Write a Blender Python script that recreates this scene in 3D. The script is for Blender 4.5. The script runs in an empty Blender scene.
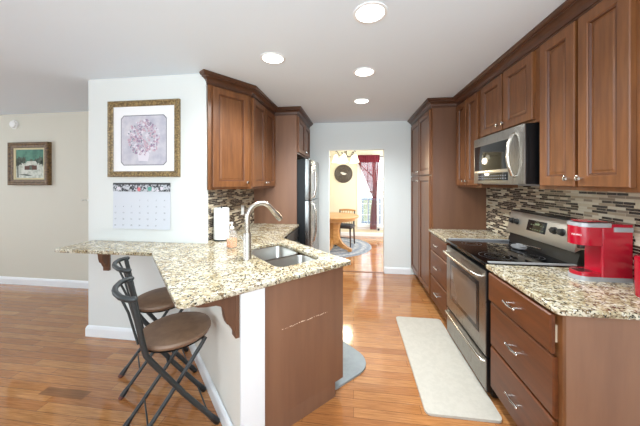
import bpy, bmesh, math, random
from mathutils import Matrix, Vector
random.seed(7)
PI = math.pi
C = bpy.context.scene.collection
SC = bpy.context.scene

# ------------------------------------------------------------------ camera, world, lights, exposure
cam_d = bpy.data.cameras.new('camera')
cam = bpy.data.objects.new('camera', cam_d); C.objects.link(cam)
cam_d.sensor_width = 36.0
cam_d.lens = 36.0 * 262.0 / 640.0
cam_d.shift_y = -31.0 / 640.0
cam_d.clip_start = 0.05
cam.matrix_world = (Matrix.Translation((0, 0, 1.465)) @ Matrix.Rotation(math.radians(7.3), 4, 'Z')
                    @ Matrix.Rotation(math.radians(90), 4, 'X') @ Matrix.Rotation(math.radians(0.0), 4, 'Z'))
SC.camera = cam

world = bpy.data.worlds.new('world'); SC.world = world; world.use_nodes = True
wb = world.node_tree.nodes['Background']
wb.inputs[0].default_value = (0.86, 0.93, 1.0, 1); wb.inputs[1].default_value = 4.4

def area(name, loc, rot, sx, sy, watts, col):
    d = bpy.data.lights.new(name, 'AREA'); d.shape = 'RECTANGLE'; d.size = sx; d.size_y = sy
    d.energy = watts; d.color = col
    o = bpy.data.objects.new(name, d); C.objects.link(o); o.location = loc; o.rotation_euler = rot
    return o
# daylight through the windows of the rooms behind and to the left of the viewer
area('daylight_behind', (-0.6, -2.55, 1.45), (PI/2+.25, 0, 0), 3.6, 1.8, 40, (0.84, 0.95, 1.0))
area('daylight_living_room', (-6.55, 0.6, 1.4), (PI/2, 0, -PI/2), 3.0, 1.8, 6, (0.84, 0.95, 1.0))
# added fill light behind the viewer, aimed up and forward to brighten the ceiling
area('added_ceiling_fill', (-.3, -.9, 1.75), (PI-.7, 0, 0), 1.0, 0.6, 60, (0.78, 0.93, 1.0))
area('daylight_dining_room', (2.15, 5.8, 1.4), (PI/2, 0, PI/2), 1.8, 1.6, 60, (1.0, 0.97, 0.9))
SC.view_settings.view_transform = 'Standard'
SC.view_settings.look = 'None'
SC.view_settings.gamma = 1.0
SC.view_settings.use_curve_mapping = False
SC.view_settings.exposure = -0.2

# ------------------------------------------------------------------ materials
def lin(c):
    return tuple(((v/255)/12.92 if v/255 <= 0.04045 else ((v/255+0.055)/1.055)**2.4) for v in c) + (1.0,)

def mat(name, col, rough=0.5, metal=0.0, **kw):
    m = bpy.data.materials.new(name); m.use_nodes = True
    b = m.node_tree.nodes['Principled BSDF']
    b.inputs['Base Color'].default_value = lin(col)
    b.inputs['Roughness'].default_value = rough
    b.inputs['Metallic'].default_value = metal
    for k, v in kw.items(): b.inputs[k.replace('_', ' ')].default_value = v
    return m

def nodes(m): return m.node_tree.nodes, m.node_tree.links, m.node_tree.nodes['Principled BSDF']
def ramp(n, stops, const=False):
    r = n.new('ShaderNodeValToRGB')
    if const: r.color_ramp.interpolation = 'CONSTANT'
    el = r.color_ramp.elements
    while len(el) > 1: el.remove(el[-1])
    el[0].position = stops[0][0]; el[0].color = lin(stops[0][1])
    for p, c in stops[1:]:
        e = el.new(p); e.color = lin(c)
    return r
def coords(n, l, scale=(1, 1, 1), rot=(0, 0, 0)):
    t = n.new('ShaderNodeTexCoord'); mp = n.new('ShaderNodeMapping')
    mp.inputs['Scale'].default_value = scale; mp.inputs['Rotation'].default_value = rot
    l.new(t.outputs['Object'], mp.inputs[0]); return mp.outputs[0]
def noise(n, l, vec, scale, detail=4, rough=0.55):
    x = n.new('ShaderNodeTexNoise'); x.inputs['Scale'].default_value = scale
    x.inputs['Detail'].default_value = detail; x.inputs['Roughness'].default_value = rough
    l.new(vec, x.inputs['Vector']); return x
def mix(n, l, kind, fac, a, b):
    x = n.new('ShaderNodeMix'); x.data_type = 'RGBA'; x.blend_type = kind
    for v, s in ((fac, 0), (a, 6), (b, 7)):
        if hasattr(v, 'links'): l.new(v, x.inputs[s])
        else: x.inputs[s].default_value = v
    return x.outputs[2]

def wood(name, c1, c2, rough=0.35, scale=(14, 14, 1.2), nscale=2.5, coat=0.0):
    m = mat(name, c1, rough); n, l, b = nodes(m)
    v = coords(n, l, scale)
    x = noise(n, l, v, nscale, 5, 0.6)
    r = ramp(n, [(0.3, c2), (0.62, c1)])
    l.new(x.outputs[0], r.inputs[0]); l.new(r.outputs[0], b.inputs['Base Color'])
    b.inputs['Coat Weight'].default_value = coat; b.inputs['Coat Roughness'].default_value = 0.15
    return m

def paint(name, col, rough=0.6):
    m = mat(name, col, rough); n, l, b = nodes(m)
    x = noise(n, l, coords(n, l), 120, 3)
    bp = n.new('ShaderNodeBump'); bp.inputs['Strength'].default_value = 0.04; bp.inputs['Distance'].default_value = 0.002
    l.new(x.outputs[0], bp.inputs['Height']); l.new(bp.outputs[0], b.inputs['Normal'])
    return m

def floor_mat():
    m = mat('oak_strip_floor', (190, 130, 85), 0.2); n, l, b = nodes(m)
    v = coords(n, l)
    br = n.new('ShaderNodeTexBrick'); l.new(v, br.inputs['Vector'])
    br.inputs['Scale'].default_value = 1.0; br.inputs['Brick Width'].default_value = 0.85
    br.inputs['Row Height'].default_value = 0.0715; br.inputs['Mortar Size'].default_value = 0.0012
    br.inputs['Mortar Smooth'].default_value = 0.1
    br.offset = 0.37; br.offset_frequency = 2; br.squash = 0.8; br.squash_frequency = 3
    br.inputs['Color1'].default_value = (0, 0, 0, 1); br.inputs['Color2'].default_value = (1, 1, 1, 1)
    br.inputs['Mortar'].default_value = (0.5, 0.5, 0.5, 1)
    r = ramp(n, [(0.0, (178, 116, 68)), (0.5, (194, 131, 79)), (1.0, (206, 147, 93))])
    l.new(br.outputs['Color'], r.inputs[0])
    g = noise(n, l, coords(n, l, (2.0, 40, 1)), 3.0, 6, 0.65)
    gr = ramp(n, [(0.3, (178, 165, 150)), (0.65, (255, 255, 255))])
    l.new(g.outputs[0], gr.inputs[0])
    c = mix(n, l, 'MULTIPLY', 0.85, r.outputs[0], gr.outputs[0])
    c = mix(n, l, 'MIX', br.outputs['Fac'], c, lin((92, 56, 36)))
    l.new(c, b.inputs['Base Color'])
    w = noise(n, l, v, 3.0, 2)
    rr = n.new('ShaderNodeMapRange'); rr.inputs[3].default_value = 0.08; rr.inputs[4].default_value = 0.16
    b.inputs['Coat Weight'].default_value = 0.45; b.inputs['Coat Roughness'].default_value = 0.07
    l.new(w.outputs[0], rr.inputs[0]); l.new(rr.outputs[0], b.inputs['Roughness'])
    bp = n.new('ShaderNodeBump'); bp.inputs['Strength'].default_value = 0.25; bp.inputs['Distance'].default_value = 0.002; bp.invert = True
    l.new(br.outputs['Fac'], bp.inputs['Height']); l.new(bp.outputs[0], b.inputs['Normal'])
    return m

def granite_mat():
    m = mat('cream_granite', (220, 205, 170), 0.13); n, l, b = nodes(m)
    v = coords(n, l, (1, 1, 1), (0.3, 0.2, 0.5))
    big = noise(n, l, v, 9, 5, 0.6)
    base = ramp(n, [(0.34, (160, 140, 104)), (0.47, (190, 177, 146)), (0.62, (212, 205, 186))])
    l.new(big.outputs[0], base.inputs[0])
    st = coords(n, l, (1, 1.7, 1.7), (0, 0, 0.6))
    n2 = noise(n, l, st, 34, 4, 0.65)
    gold = ramp(n, [(0.50, (0, 0, 0)), (0.60, (255, 255, 255))])
    l.new(n2.outputs[0], gold.inputs[0])
    c = mix(n, l, 'MIX', gold.outputs[0], base.outputs[0], lin((122, 100, 72)))
    st2 = coords(n, l, (1.8, 1, 1.8), (0.4, 0.9, 0.2))
    n3 = noise(n, l, st2, 52, 3, 0.6)
    dk = ramp(n, [(0.555, (0, 0, 0)), (0.60, (255, 255, 255))])
    l.new(n3.outputs[0], dk.inputs[0])
    c = mix(n, l, 'MIX', dk.outputs[0], c, lin((46, 40, 34)))
    n4 = noise(n, l, v, 75, 2, 0.5)
    wh = ramp(n, [(0.60, (0, 0, 0)), (0.68, (255, 255, 255))])
    l.new(n4.outputs[0], wh.inputs[0])
    c = mix(n, l, 'MIX', wh.outputs[0], c, lin((226, 222, 210)))
    l.new(c, b.inputs['Base Color'])
    return m

def tile_mat():
    # strips of glass and stone on a wall lying in the Y-Z plane
    m = mat('strip_mosaic_tile', (150, 130, 110), 0.25); n, l, b = nodes(m)
    t = n.new('ShaderNodeTexCoord'); sp = n.new('ShaderNodeSeparateXYZ'); cb = n.new('ShaderNodeCombineXYZ')
    l.new(t.outputs['Object'], sp.inputs[0]); l.new(sp.outputs[1], cb.inputs[0]); l.new(sp.outputs[2], cb.inputs[1])
    br = n.new('ShaderNodeTexBrick'); l.new(cb.outputs[0], br.inputs['Vector'])
    br.inputs['Scale'].default_value = 1.0; br.inputs['Brick Width'].default_value = 0.105
    br.inputs['Row Height'].default_value = 0.0165; br.inputs['Mortar Size'].default_value = 0.0013
    br.offset = 0.43; br.offset_frequency = 2; br.squash = 0.62; br.squash_frequency = 3
    br.inputs['Color1'].default_value = (0, 0, 0, 1); br.inputs['Color2'].default_value = (1, 1, 1, 1)
    br.inputs['Mortar'].default_value = (0.5, 0.5, 0.5, 1)
    r = ramp(n, [(0.0, (44, 31, 24)), (0.34, (168, 150, 126)), (0.46, (196, 182, 156)), (0.62, (54, 40, 31)),
                 (0.78, (140, 124, 106)), (0.88, (204, 194, 172))], True)
    l.new(br.outputs['Color'], r.inputs[0])
    c = mix(n, l, 'MIX', br.outputs['Fac'], r.outputs[0], lin((190, 178, 158)))
    l.new(c, b.inputs['Base Color'])
    bp = n.new('ShaderNodeBump'); bp.inputs['Strength'].default_value = 0.4; bp.inputs['Distance'].default_value = 0.002; bp.invert = True
    l.new(br.outputs['Fac'], bp.inputs['Height']); l.new(bp.outputs[0], b.inputs['Normal'])
    return m

def speckle(name, c1, c2, scale, rough=0.8, lo=0.42, hi=0.58):
    m = mat(name, c1, rough); n, l, b = nodes(m)
    x = noise(n, l, coords(n, l), scale, 4, 0.6); r = ramp(n, [(lo, c2), (hi, c1)])
    l.new(x.outputs[0], r.inputs[0]); l.new(r.outputs[0], b.inputs['Base Color'])
    return m

def emit(name, col, strength):
    m = bpy.data.materials.new(name); m.use_nodes = True; n = m.node_tree.nodes; l = m.node_tree.links
    n.remove(n['Principled BSDF']); e = n.new('ShaderNodeEmission')
    e.inputs[0].default_value = lin(col); e.inputs[1].default_value = strength
    l.new(e.outputs[0], n['Material Output'].inputs[0]); return m

def see_through_mat(name, col, fac, rough=0.05, glossy=False):
    m = bpy.data.materials.new(name); m.use_nodes = True; n = m.node_tree.nodes; l = m.node_tree.links
    b = n['Principled BSDF']; b.inputs['Base Color'].default_value = lin(col); b.inputs['Roughness'].default_value = rough
    t = n.new('ShaderNodeBsdfTransparent'); x = n.new('ShaderNodeMixShader'); x.inputs[0].default_value = fac
    l.new(t.outputs[0], x.inputs[1]); l.new(b.outputs[0], x.inputs[2]); l.new(x.outputs[0], n['Material Output'].inputs[0])
    return m

def brushed(name, col, rough, stretch):
    m = mat(name, col, rough, 1.0); n, l, b = nodes(m)
    x = noise(n, l, coords(n, l, stretch), 12, 3)
    mr = n.new('ShaderNodeMapRange'); mr.inputs[3].default_value = rough - 0.06; mr.inputs[4].default_value = rough + 0.08
    l.new(x.outputs[0], mr.inputs[0]); l.new(mr.outputs[0], b.inputs['Roughness'])
    return m

M = dict(
    floor=floor_mat(), granite=granite_mat(), tile=tile_mat(),
    white_wall=paint('white_wall_paint', (220, 222, 219)), cream_wall=paint('cream_wall_paint', (212, 208, 194)),
    grey_wall=paint('pale_grey_wall_paint', (226, 231, 230)), yellow_wall=paint('pale_yellow_wall_paint', (238, 231, 204)),
    half_wall=paint('off_white_wall_paint', (226, 223, 214)),
    ceiling=paint('ceiling_paint', (230, 241, 251), 0.8), trim=mat('white_gloss_trim', (238, 240, 242), 0.35),
    cab=wood('stained_maple', (122, 76, 41), (97, 57, 29), 0.38, coat=0.08),
    cabd=wood('stained_maple_drawer', (102, 54, 24), (82, 42, 18), 0.4, (14, 1.2, 14), coat=0.06),
    glaze=mat('dark_wood_glaze', (88, 50, 28), 0.4), panel_dark=wood('flat_dark_brown_panel', (112, 76, 54), (100, 66, 46), 0.42, (6, 6, 0.6), 2.0), guard=brushed('pale_brushed_steel', (206, 200, 190), 0.42, (1, 40, 1)), ringgrey=mat('dark_ring_print', (84, 84, 86), 0.3), crown=wood('dark_crown_wood', (86, 53, 35), (70, 43, 28), 0.35, (3, 3, 8)),
    panel=wood('flat_brown_panel', (134, 96, 73), (122, 86, 66), 0.45, (6, 6, 0.6), 2.0),
    corbel=wood('corbel_wood', (108, 74, 54), (94, 63, 45), 0.45),
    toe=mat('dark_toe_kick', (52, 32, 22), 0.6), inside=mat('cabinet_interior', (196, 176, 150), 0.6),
    steel=brushed('brushed_steel', (156, 152, 147), 0.28, (1, 40, 1)), steel_v=brushed('brushed_steel_upright', (138, 138, 136), 0.26, (40, 40, 1)),
    sink=brushed('sink_steel', (196, 194, 190), 0.3, (30, 1, 1)),
    nickel=mat('satin_nickel', (206, 200, 190), 0.25, 1.0), chrome=mat('bright_nickel', (222, 220, 216), 0.12, 1.0),
    black=mat('black_enamel', (14, 15, 17), 0.3), blackglass=mat('black_glass', (8, 8, 9), 0.06, 0.0, Specular_IOR_Level=0.6),
    blackplastic=mat('black_plastic', (20, 20, 21), 0.4), fridge_side=mat('black_fridge_side', (14, 18, 22), 0.5, 0.0, Specular_IOR_Level=0.3),
    ovenglass=mat('oven_window_glass', (104, 90, 80), 0.14), darkbrown=mat('oven_window_border', (34, 24, 22), 0.2),
    red=mat('glossy_red_plastic', (166, 4, 34), 0.22, 0.0, Coat_Weight=0.4), greyplastic=mat('silver_grey_plastic', (168, 168, 170), 0.35, 0.3),
    smoke=mat('smoky_plastic', (48, 46, 46), 0.15), white=mat('white_plastic', (240, 240, 238), 0.4),
    print_white=mat('white_lettering', (245, 240, 240), 0.5), grey_ink=mat('grey_ink', (120, 124, 130), 0.7),
    paper=mat('white_paper', (207, 210, 217), 0.8), towel=speckle('paper_towel', (246, 246, 244), (236, 236, 234), 90, 0.95),
    stoolmetal=mat('dark_grey_powder_coat', (44, 47, 48), 0.42), rubber=mat('reddish_brown_rubber', (96, 52, 40), 0.7),
    vinyl=speckle('brown_vinyl', (134, 106, 84), (122, 94, 74), 12, 0.45), vinyl_edge=mat('brown_vinyl_edge', (104, 82, 66), 0.5),
    mat_light=speckle('pale_grey_mat', (196, 189, 177), (190, 183, 171), 30, 0.75), mat_blue=speckle('blue_grey_mat', (150, 155, 156), (144, 149, 151), 30, 0.75),
    gilt=speckle('gilt_wood', (152, 128, 86), (96, 76, 46), 70, 0.4), gilt_dark=speckle('dark_gilt_wood', (122, 92, 52), (78, 56, 32), 50, 0.45),
    matboard=mat('white_mat_board', (236, 235, 236), 0.8), grey_line=mat('grey_mat_bevel', (112, 112, 118), 0.8),
    lilac=speckle('lilac_watercolour', (206, 202, 208), (178, 176, 190), 9, 0.8, 0.35, 0.65),
    pink=mat('pink_petal_print', (196, 166, 178), 0.8), mauve=mat('mauve_petal_print', (154, 132, 156), 0.8), leafgrey=mat('grey_leaf_print', (136, 140, 152), 0.8), petal=mat('pale_petal_print', (218, 212, 220), 0.8),
    teal=speckle('teal_sky_paint', (92, 142, 122), (70, 116, 100), 9, 0.7), snow=speckle('snow_paint', (214, 216, 206), (176, 182, 168), 16, 0.7),
    hut=mat('cottage_wall_paint', (92, 58, 46), 0.7), bush=speckle('dark_tree_paint', (62, 74, 62), (96, 104, 90), 30, 0.7), linen=mat('cream_liner', (206, 192, 152), 0.6),
    calhead=speckle('calendar_photo_strip', (196, 198, 204), (44, 48, 54), 55, 0.6, 0.44, 0.56), calpink=mat('calendar_strip_pink', (214, 120, 124), 0.7), calgreen=mat('calendar_strip_green', (96, 158, 146), 0.7), calbar=mat('calendar_dark_bar', (62, 62, 64), 0.6),
    oak=wood('golden_oak', (204, 152, 92), (178, 122, 66), 0.3, (4, 14, 14), coat=0.2), darkwood=wood('dark_chair_wood', (70, 50, 40), (50, 36, 30), 0.4), cushion=mat('dark_grey_cushion', (70, 72, 78), 0.8),
    rug=None, bronze=mat('dark_bronze', (52, 40, 32), 0.4, 0.6), iron=mat('dark_iron', (30, 28, 28), 0.5, 0.5),
    shade=None, medallion=speckle('grey_brown_metal_mesh', (112, 102, 92), (70, 62, 54), 60, 0.5), pearl=mat('pale_leaf_metal', (216, 212, 200), 0.4),
    curtain=see_through_mat('sheer_maroon_cloth', (132, 50, 62), 0.82, 0.9), sheer=see_through_mat('white_lining_cloth', (236, 236, 240), 0.8, 0.9),
    glass=see_through_mat('window_glass', (240, 246, 250), 0.08, 0.02), clear=see_through_mat('clear_bottle_plastic', (230, 226, 222), 0.2, 0.1),
    soap=see_through_mat('orange_soap', (240, 168, 112), 0.95, 0.2),
    deck=mat('pale_painted_rail', (128, 146, 176), 0.6), deckboard=mat('grey_deck_board', (150, 150, 152), 0.8), yard=speckle('winter_lawn', (126, 134, 104), (104, 110, 84), 3, 0.9), treebark=mat('tree_bark', (96, 84, 76), 0.9),
    lamp=emit('lit_lens', (255, 250, 240), 9.0), warmlamp=emit('lit_glass_shade', (255, 244, 214), 3.0),
    scuff=mat('bare_wood_scuff', (226, 200, 176), 0.8), plank=wood('dark_floor_plank', (142, 96, 62), (118, 78, 50), 0.25, (2, 40, 1)),
    threshold=wood('oak_threshold', (150, 96, 60), (120, 76, 46), 0.35, (2, 40, 1)),
)
def rug_mat():
    m = mat('blue_grey_rug_pile', (150, 160, 174), 0.95); n, l, b = nodes(m)
    v = coords(n, l)
    w = n.new('ShaderNodeTexWave'); w.wave_type = 'RINGS'; w.rings_direction = 'Z'; w.inputs['Scale'].default_value = 1.6
    w.inputs['Distortion'].default_value = 2.5; w.inputs['Detail'].default_value = 3; l.new(v, w.inputs[0])
    r = ramp(n, [(0.2, (154, 162, 174)), (0.5, (172, 177, 184)), (0.85, (192, 195, 198))]); l.new(w.outputs[0], r.inputs[0])
    x = noise(n, l, v, 22, 4); rr = ramp(n, [(0.35, (120, 130, 150)), (0.6, (255, 255, 255))]); l.new(x.outputs[0], rr.inputs[0])
    l.new(mix(n, l, 'MULTIPLY', 0.6, r.outputs[0], rr.outputs[0]), b.inputs['Base Color'])
    return m
M['rug'] = rug_mat()

# ------------------------------------------------------------------ geometry helpers
S2 = math.sqrt(0.5)
R45 = Matrix.Rotation(PI/4, 4, 'Z')          # peninsula frame: (s along the end panel, t into the room) -> world

class G:
    """collects shapes into one mesh"""
    def __init__(s): s.bm = bmesh.new()
    def _take(s, t, mi=0, mx=None):
        bmesh.ops.recalc_face_normals(t, faces=t.faces)
        for f in t.faces: f.material_index = mi
        if mx is not None: t.transform(mx)
        me = bpy.data.meshes.new('tmp'); t.to_mesh(me); t.free(); s.bm.from_mesh(me); bpy.data.meshes.remove(me)
        return s
    def box(s, x0, y0, z0, x1, y1, z1, bev=0.0, mi=0, mx=None, seg=2):
        t = bmesh.new(); bmesh.ops.create_cube(t, size=1.0)
        t.transform(Matrix.Translation(((x0+x1)/2, (y0+y1)/2, (z0+z1)/2)) @ Matrix.Diagonal((abs(x1-x0), abs(y1-y0), abs(z1-z0), 1)))
        if bev: bmesh.ops.bevel(t, geom=t.edges[:], offset=bev, segments=seg, profile=0.7, affect='EDGES')
        return s._take(t, mi, mx)
    def prism(s, poly, z0, z1, mi=0, mx=None, bev=0.0):
        t = bmesh.new(); a = [t.verts.new((x, y, z0)) for x, y in poly]; b = [t.verts.new((x, y, z1)) for x, y in poly]
        n = len(poly); fb = t.faces.new(a); ft = t.faces.new(b)
        for i in range(n): t.faces.new((a[i], a[(i+1) % n], b[(i+1) % n], b[i]))
        if bev: bmesh.ops.bevel(t, geom=list(fb.edges) + list(ft.edges), offset=bev, segments=2, profile=0.7, affect='EDGES')
        return s._take(t, mi, mx)
    def loft(s, rings, mi=0, mx=None, cap0=True, cap1=True):
        t = bmesh.new(); vs = [[t.verts.new(p) for p in r] for r in rings]; n = len(rings[0])
        for a, b in zip(vs, vs[1:]):
            for i in range(n): t.faces.new((a[i], a[(i+1) % n], b[(i+1) % n], b[i]))
        if cap0: t.faces.new(vs[0])
        if cap1: t.faces.new(vs[-1])
        return s._take(t, mi, mx)
    def lathe(s, prof, c=(0, 0, 0), seg=28, mi=0, mx=None, caps=True):
        rings = [[(c[0]+max(r, 1e-4)*math.cos(2*PI*i/seg), c[1]+max(r, 1e-4)*math.sin(2*PI*i/seg), c[2]+z) for i in range(seg)] for r, z in prof]
        return s.loft(rings, mi, mx, caps, caps)
    def tube(s, pts, r, seg=10, mi=0, mx=None, flat=None, caps=True):
        pts = [Vector(p) for p in pts]; rings = []; ref = None
        for i, p in enumerate(pts):
            d = (pts[min(i+1, len(pts)-1)] - pts[max(i-1, 0)]).normalized()
            if ref is None:
                ref = Vector((0, 0, 1)) if abs(d.z) < 0.9 else Vector((1, 0, 0))
            u = (ref - d*ref.dot(d)).normalized(); ref = u; v = d.cross(u)
            rr = r[i] if isinstance(r, (list, tuple)) else r
            rings.append([tuple(p + u*rr*math.cos(2*PI*k/seg) + v*rr*(flat or 1)*math.sin(2*PI*k/seg)) for k in range(seg)])
        return s.loft(rings, mi, mx, caps, caps)
    def sphere(s, c, r, sc=(1, 1, 1), mi=0, mx=None, u=16, v=10):
        t = bmesh.new(); bmesh.ops.create_uvsphere(t, u_segments=u, v_segments=v, radius=r)
        t.transform(Matrix.Translation(c) @ Matrix.Diagonal((*sc, 1)))
        return s._take(t, mi, mx)
    def face(s, pts, mi=0, mx=None):
        t = bmesh.new(); f = t.faces.new([t.verts.new(p) for p in pts])
        f.material_index = mi
        if mx is not None: t.transform(mx)
        me = bpy.data.meshes.new('tmp'); t.to_mesh(me); t.free(); s.bm.from_mesh(me); bpy.data.meshes.remove(me); return s
    def mesh(s, me, mi=0, mx=None):
        t = bmesh.new(); t.from_mesh(me)
        return s._take(t, mi, mx)

ROOTM = {}
def part(name, g, m, parent=None, label=None, smooth=True, ang=38):
    mats = m if isinstance(m, (list, tuple)) else [m]
    mx = ROOTM.get(parent.name) if parent else None
    bm = g.bm
    if mx is not None: bm.transform(mx.inverted())
    me = bpy.data.meshes.new(name); bm.to_mesh(me); bm.free()
    for k in mats: me.materials.append(k)
    if smooth:
        for p in me.polygons: p.use_smooth = True
        me.set_sharp_from_angle(angle=math.radians(ang))
    o = bpy.data.objects.new(name, me); C.objects.link(o)
    if parent:
        o.parent = parent; ROOTM[o.name] = mx
    if label: o['label'] = label
    return o
def tag(o, label, cat, group=None):
    o['label'] = label; o['category'] = cat
    if group: o['group'] = group
    return o
def thing(name, label, cat, loc, rotz=0, group=None):
    o = bpy.data.objects.new(name, None); C.objects.link(o); o.empty_display_size = 0.1
    o.location = loc; o.rotation_euler = (0, 0, rotz)
    ROOTM[o.name] = Matrix.Translation(loc) @ Matrix.Rotation(rotz, 4, 'Z')
    return tag(o, label, cat, group)
def solo(name, g, m, label, cat, loc, group=None, rotz=0, **kw):
    """a thing that is one mesh, its origin at its base"""
    mx = Matrix.Translation(loc) @ Matrix.Rotation(rotz, 4, 'Z')
    g.bm.transform(mx.inverted())
    o = part(name, g, m, None, **kw); o.location = loc; o.rotation_euler = (0, 0, rotz)
    ROOTM[o.name] = mx
    return tag(o, label, cat, group)
def struct(name, g, m, label=None, smooth=False, parent=None):
    o = part(name, g, m, parent, label, smooth)
    if parent is None: o['kind'] = 'structure'
    return o
def copy_tree(o, parent=None):
    c = o.copy(); C.objects.link(c)
    if parent: c.parent = parent
    for ch in list(o.children): copy_tree(ch, c)
    return c
def round_poly(pts, radii, seg=6):
    out = []; n = len(pts)
    for i, p in enumerate(pts):
        r = radii[i] if isinstance(radii, (list, tuple)) else radii
        p = Vector(p); a = Vector(pts[i-1]); b = Vector(pts[(i+1) % n])
        if r <= 0: out.append(tuple(p)); continue
        da = (a-p).normalized(); db = (b-p).normalized(); ang = da.angle(db)
        L = r/math.tan(ang/2); c = p + (da+db).normalized()*(r/math.sin(ang/2))
        p0 = p+da*L; p1 = p+db*L; v0 = p0-c; v1 = p1-c
        th = v0.angle_signed(v1)
        for k in range(seg+1):
            an = -th*k/seg
            out.append(tuple(c + Vector((v0.x*math.cos(an)-v0.y*math.sin(an), v0.x*math.sin(an)+v0.y*math.cos(an)))))
    return out
def slab_mesh(outer, holes, z0, z1, bev):
    cu = bpy.data.curves.new('tmp', 'CURVE'); cu.dimensions = '2D'; cu.fill_mode = 'BOTH'
    cu.extrude = (z1-z0)/2 - bev; cu.bevel_depth = bev; cu.bevel_resolution = 2; cu.offset = -bev
    for poly in [outer] + holes:
        sp = cu.splines.new('POLY'); sp.points.add(len(poly)-1); sp.use_cyclic_u = True
        for q, p in zip(sp.points, poly): q.co = (p[0], p[1], 0, 1)
    o = bpy.data.objects.new('tmp', cu); C.objects.link(o)
    dg = bpy.context.evaluated_depsgraph_get(); dg.update()
    me = bpy.data.meshes.new_from_object(o.evaluated_get(dg))
    me.transform(Matrix.Translation((0, 0, (z0+z1)/2)))
    bpy.data.objects.remove(o); bpy.data.curves.remove(cu)
    return me
def text_mesh(body, size, depth=0.0004):
    cu = bpy.data.curves.new('tmp', 'FONT'); cu.body = body; cu.size = size; cu.extrude = depth
    cu.align_x = 'CENTER'; cu.align_y = 'CENTER'
    o = bpy.data.objects.new('tmp', cu); C.objects.link(o)
    dg = bpy.context.evaluated_depsgraph_get(); dg.update()
    me = bpy.data.meshes.new_from_object(o.evaluated_get(dg))
    bpy.data.objects.remove(o); bpy.data.curves.remove(cu); return me
def frame_mx(origin, w, n):
    """local x along w, local y along the outward normal n, local z up"""
    w = Vector(w).normalized(); n = Vector(n).normalized()
    return Matrix(((w.x, n.x, 0, origin[0]), (w.y, n.y, 0, origin[1]), (0, 0, 1, origin[2]), (0, 0, 0, 1)))
def rect_ring(w, h, i, y): return [(i, y, i), (w-i, y, i), (w-i, y, h-i), (i, y, h-i)]
def panel_door(w, h, fr=0.055):
    g = G()
    prof = [(0, 0), (0, .020), (.004, .024), (fr, .024), (fr+.004, .0195), (fr+.010, .0195), (fr+.014, .011), (fr+.022, .011), (fr+.030, .0145)]
    g.loft([rect_ring(w, h, i, y) for i, y in prof]); g.bm.faces.ensure_lookup_table()
    for f in g.bm.faces:                    # antique glaze rubbed into the groove round the panel
        vs = [v.co for v in f.verts]; ins = [min(v.x, w-v.x, v.z, h-v.z) for v in vs]
        if len(vs) == 4 and min(ins) > fr+.003 and max(ins) < fr+.0145: f.material_index = 1
    return g
def slab_front(w, h):
    g = G(); g.loft([rect_ring(w, h, i, y) for i, y in [(0, 0), (0, .014), (.006, .02)]]); return g
def place(g, mx): g.bm.transform(mx); bmesh.ops.recalc_face_normals(g.bm, faces=g.bm.faces); return g
def knob(mx, x, z):
    g = G(); prof = [(.005, 0), (.0045, .012), (.010, .016), (.0145, .022), (.0135, .028), (.006, .031)]
    g.lathe(prof, (0, 0, 0), 14, 0, Matrix.Translation((x, .024, z)) @ Matrix.Rotation(-PI/2, 4, 'X')); return place(g, mx)
def pull(mx, x, z, L=0.088, vert=False):
    g = G(); h = L/2
    for sgn in (-1, 1): g.tube([(sgn*h*.78, .019, 0), (sgn*h*.78, .046, 0)], .0045, 8)
    g.tube([(-h*1.15, .047, 0), (-h*.8, .047, 0), (0, .052, 0), (h*.8, .047, 0), (h*1.15, .047, 0)], [.0055, .006, .0065, .006, .0055], 8)
    for sgn in (-1, 1): g.sphere((sgn*h*1.15, .047, 0), .0075, u=10, v=6)
    m = Matrix.Translation((x, 0, z)) @ (Matrix.Rotation(PI/2, 4, 'Y') if vert else Matrix.Identity(4))
    g.bm.transform(m); return place(g, mx)
def add_door(root, origin, w, n, width, height, kx=None, kz=None, m='cab', fr=0.055):
    mx = frame_mx(origin, w, n)
    d = part('door', place(panel_door(width, height, fr), mx), [M[m], M['glaze']], root, ang=20)
    if kx is not None: part('knob', knob(mx, kx, kz), M['chrome'], d)
    return d
def add_drawer(root, origin, w, n, width, height, out=0.0):
    mx = frame_mx(origin, w, n)
    if out: mx = Matrix.Translation(Vector(n)*out) @ mx
    d = part('drawer', place(slab_front(width, height), mx), M['cabd'], root, ang=20)
    part('handle', pull(mx, width/2, height*.5), M['chrome'], d)
    return d
def sweep(path, prof, closed=False):
    """profile (out, z) swept along a plan polyline, out to the right of travel, mitred"""
    P = [Vector(p) for p in path]; rings = []
    for i, p in enumerate(P):
        dirs = []
        if i > 0: dirs.append((P[i]-P[i-1]).normalized())
        if i < len(P)-1: dirs.append((P[i+1]-P[i]).normalized())
        ns = [Vector((d.y, -d.x)) for d in dirs]
        nn = sum(ns, Vector((0, 0))).normalized(); k = 1/nn.dot(ns[0])
        rings.append([(p.x+nn.x*o*k, p.y+nn.y*o*k, z) for o, z in prof])
    g = G(); g.loft(rings); return g

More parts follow.
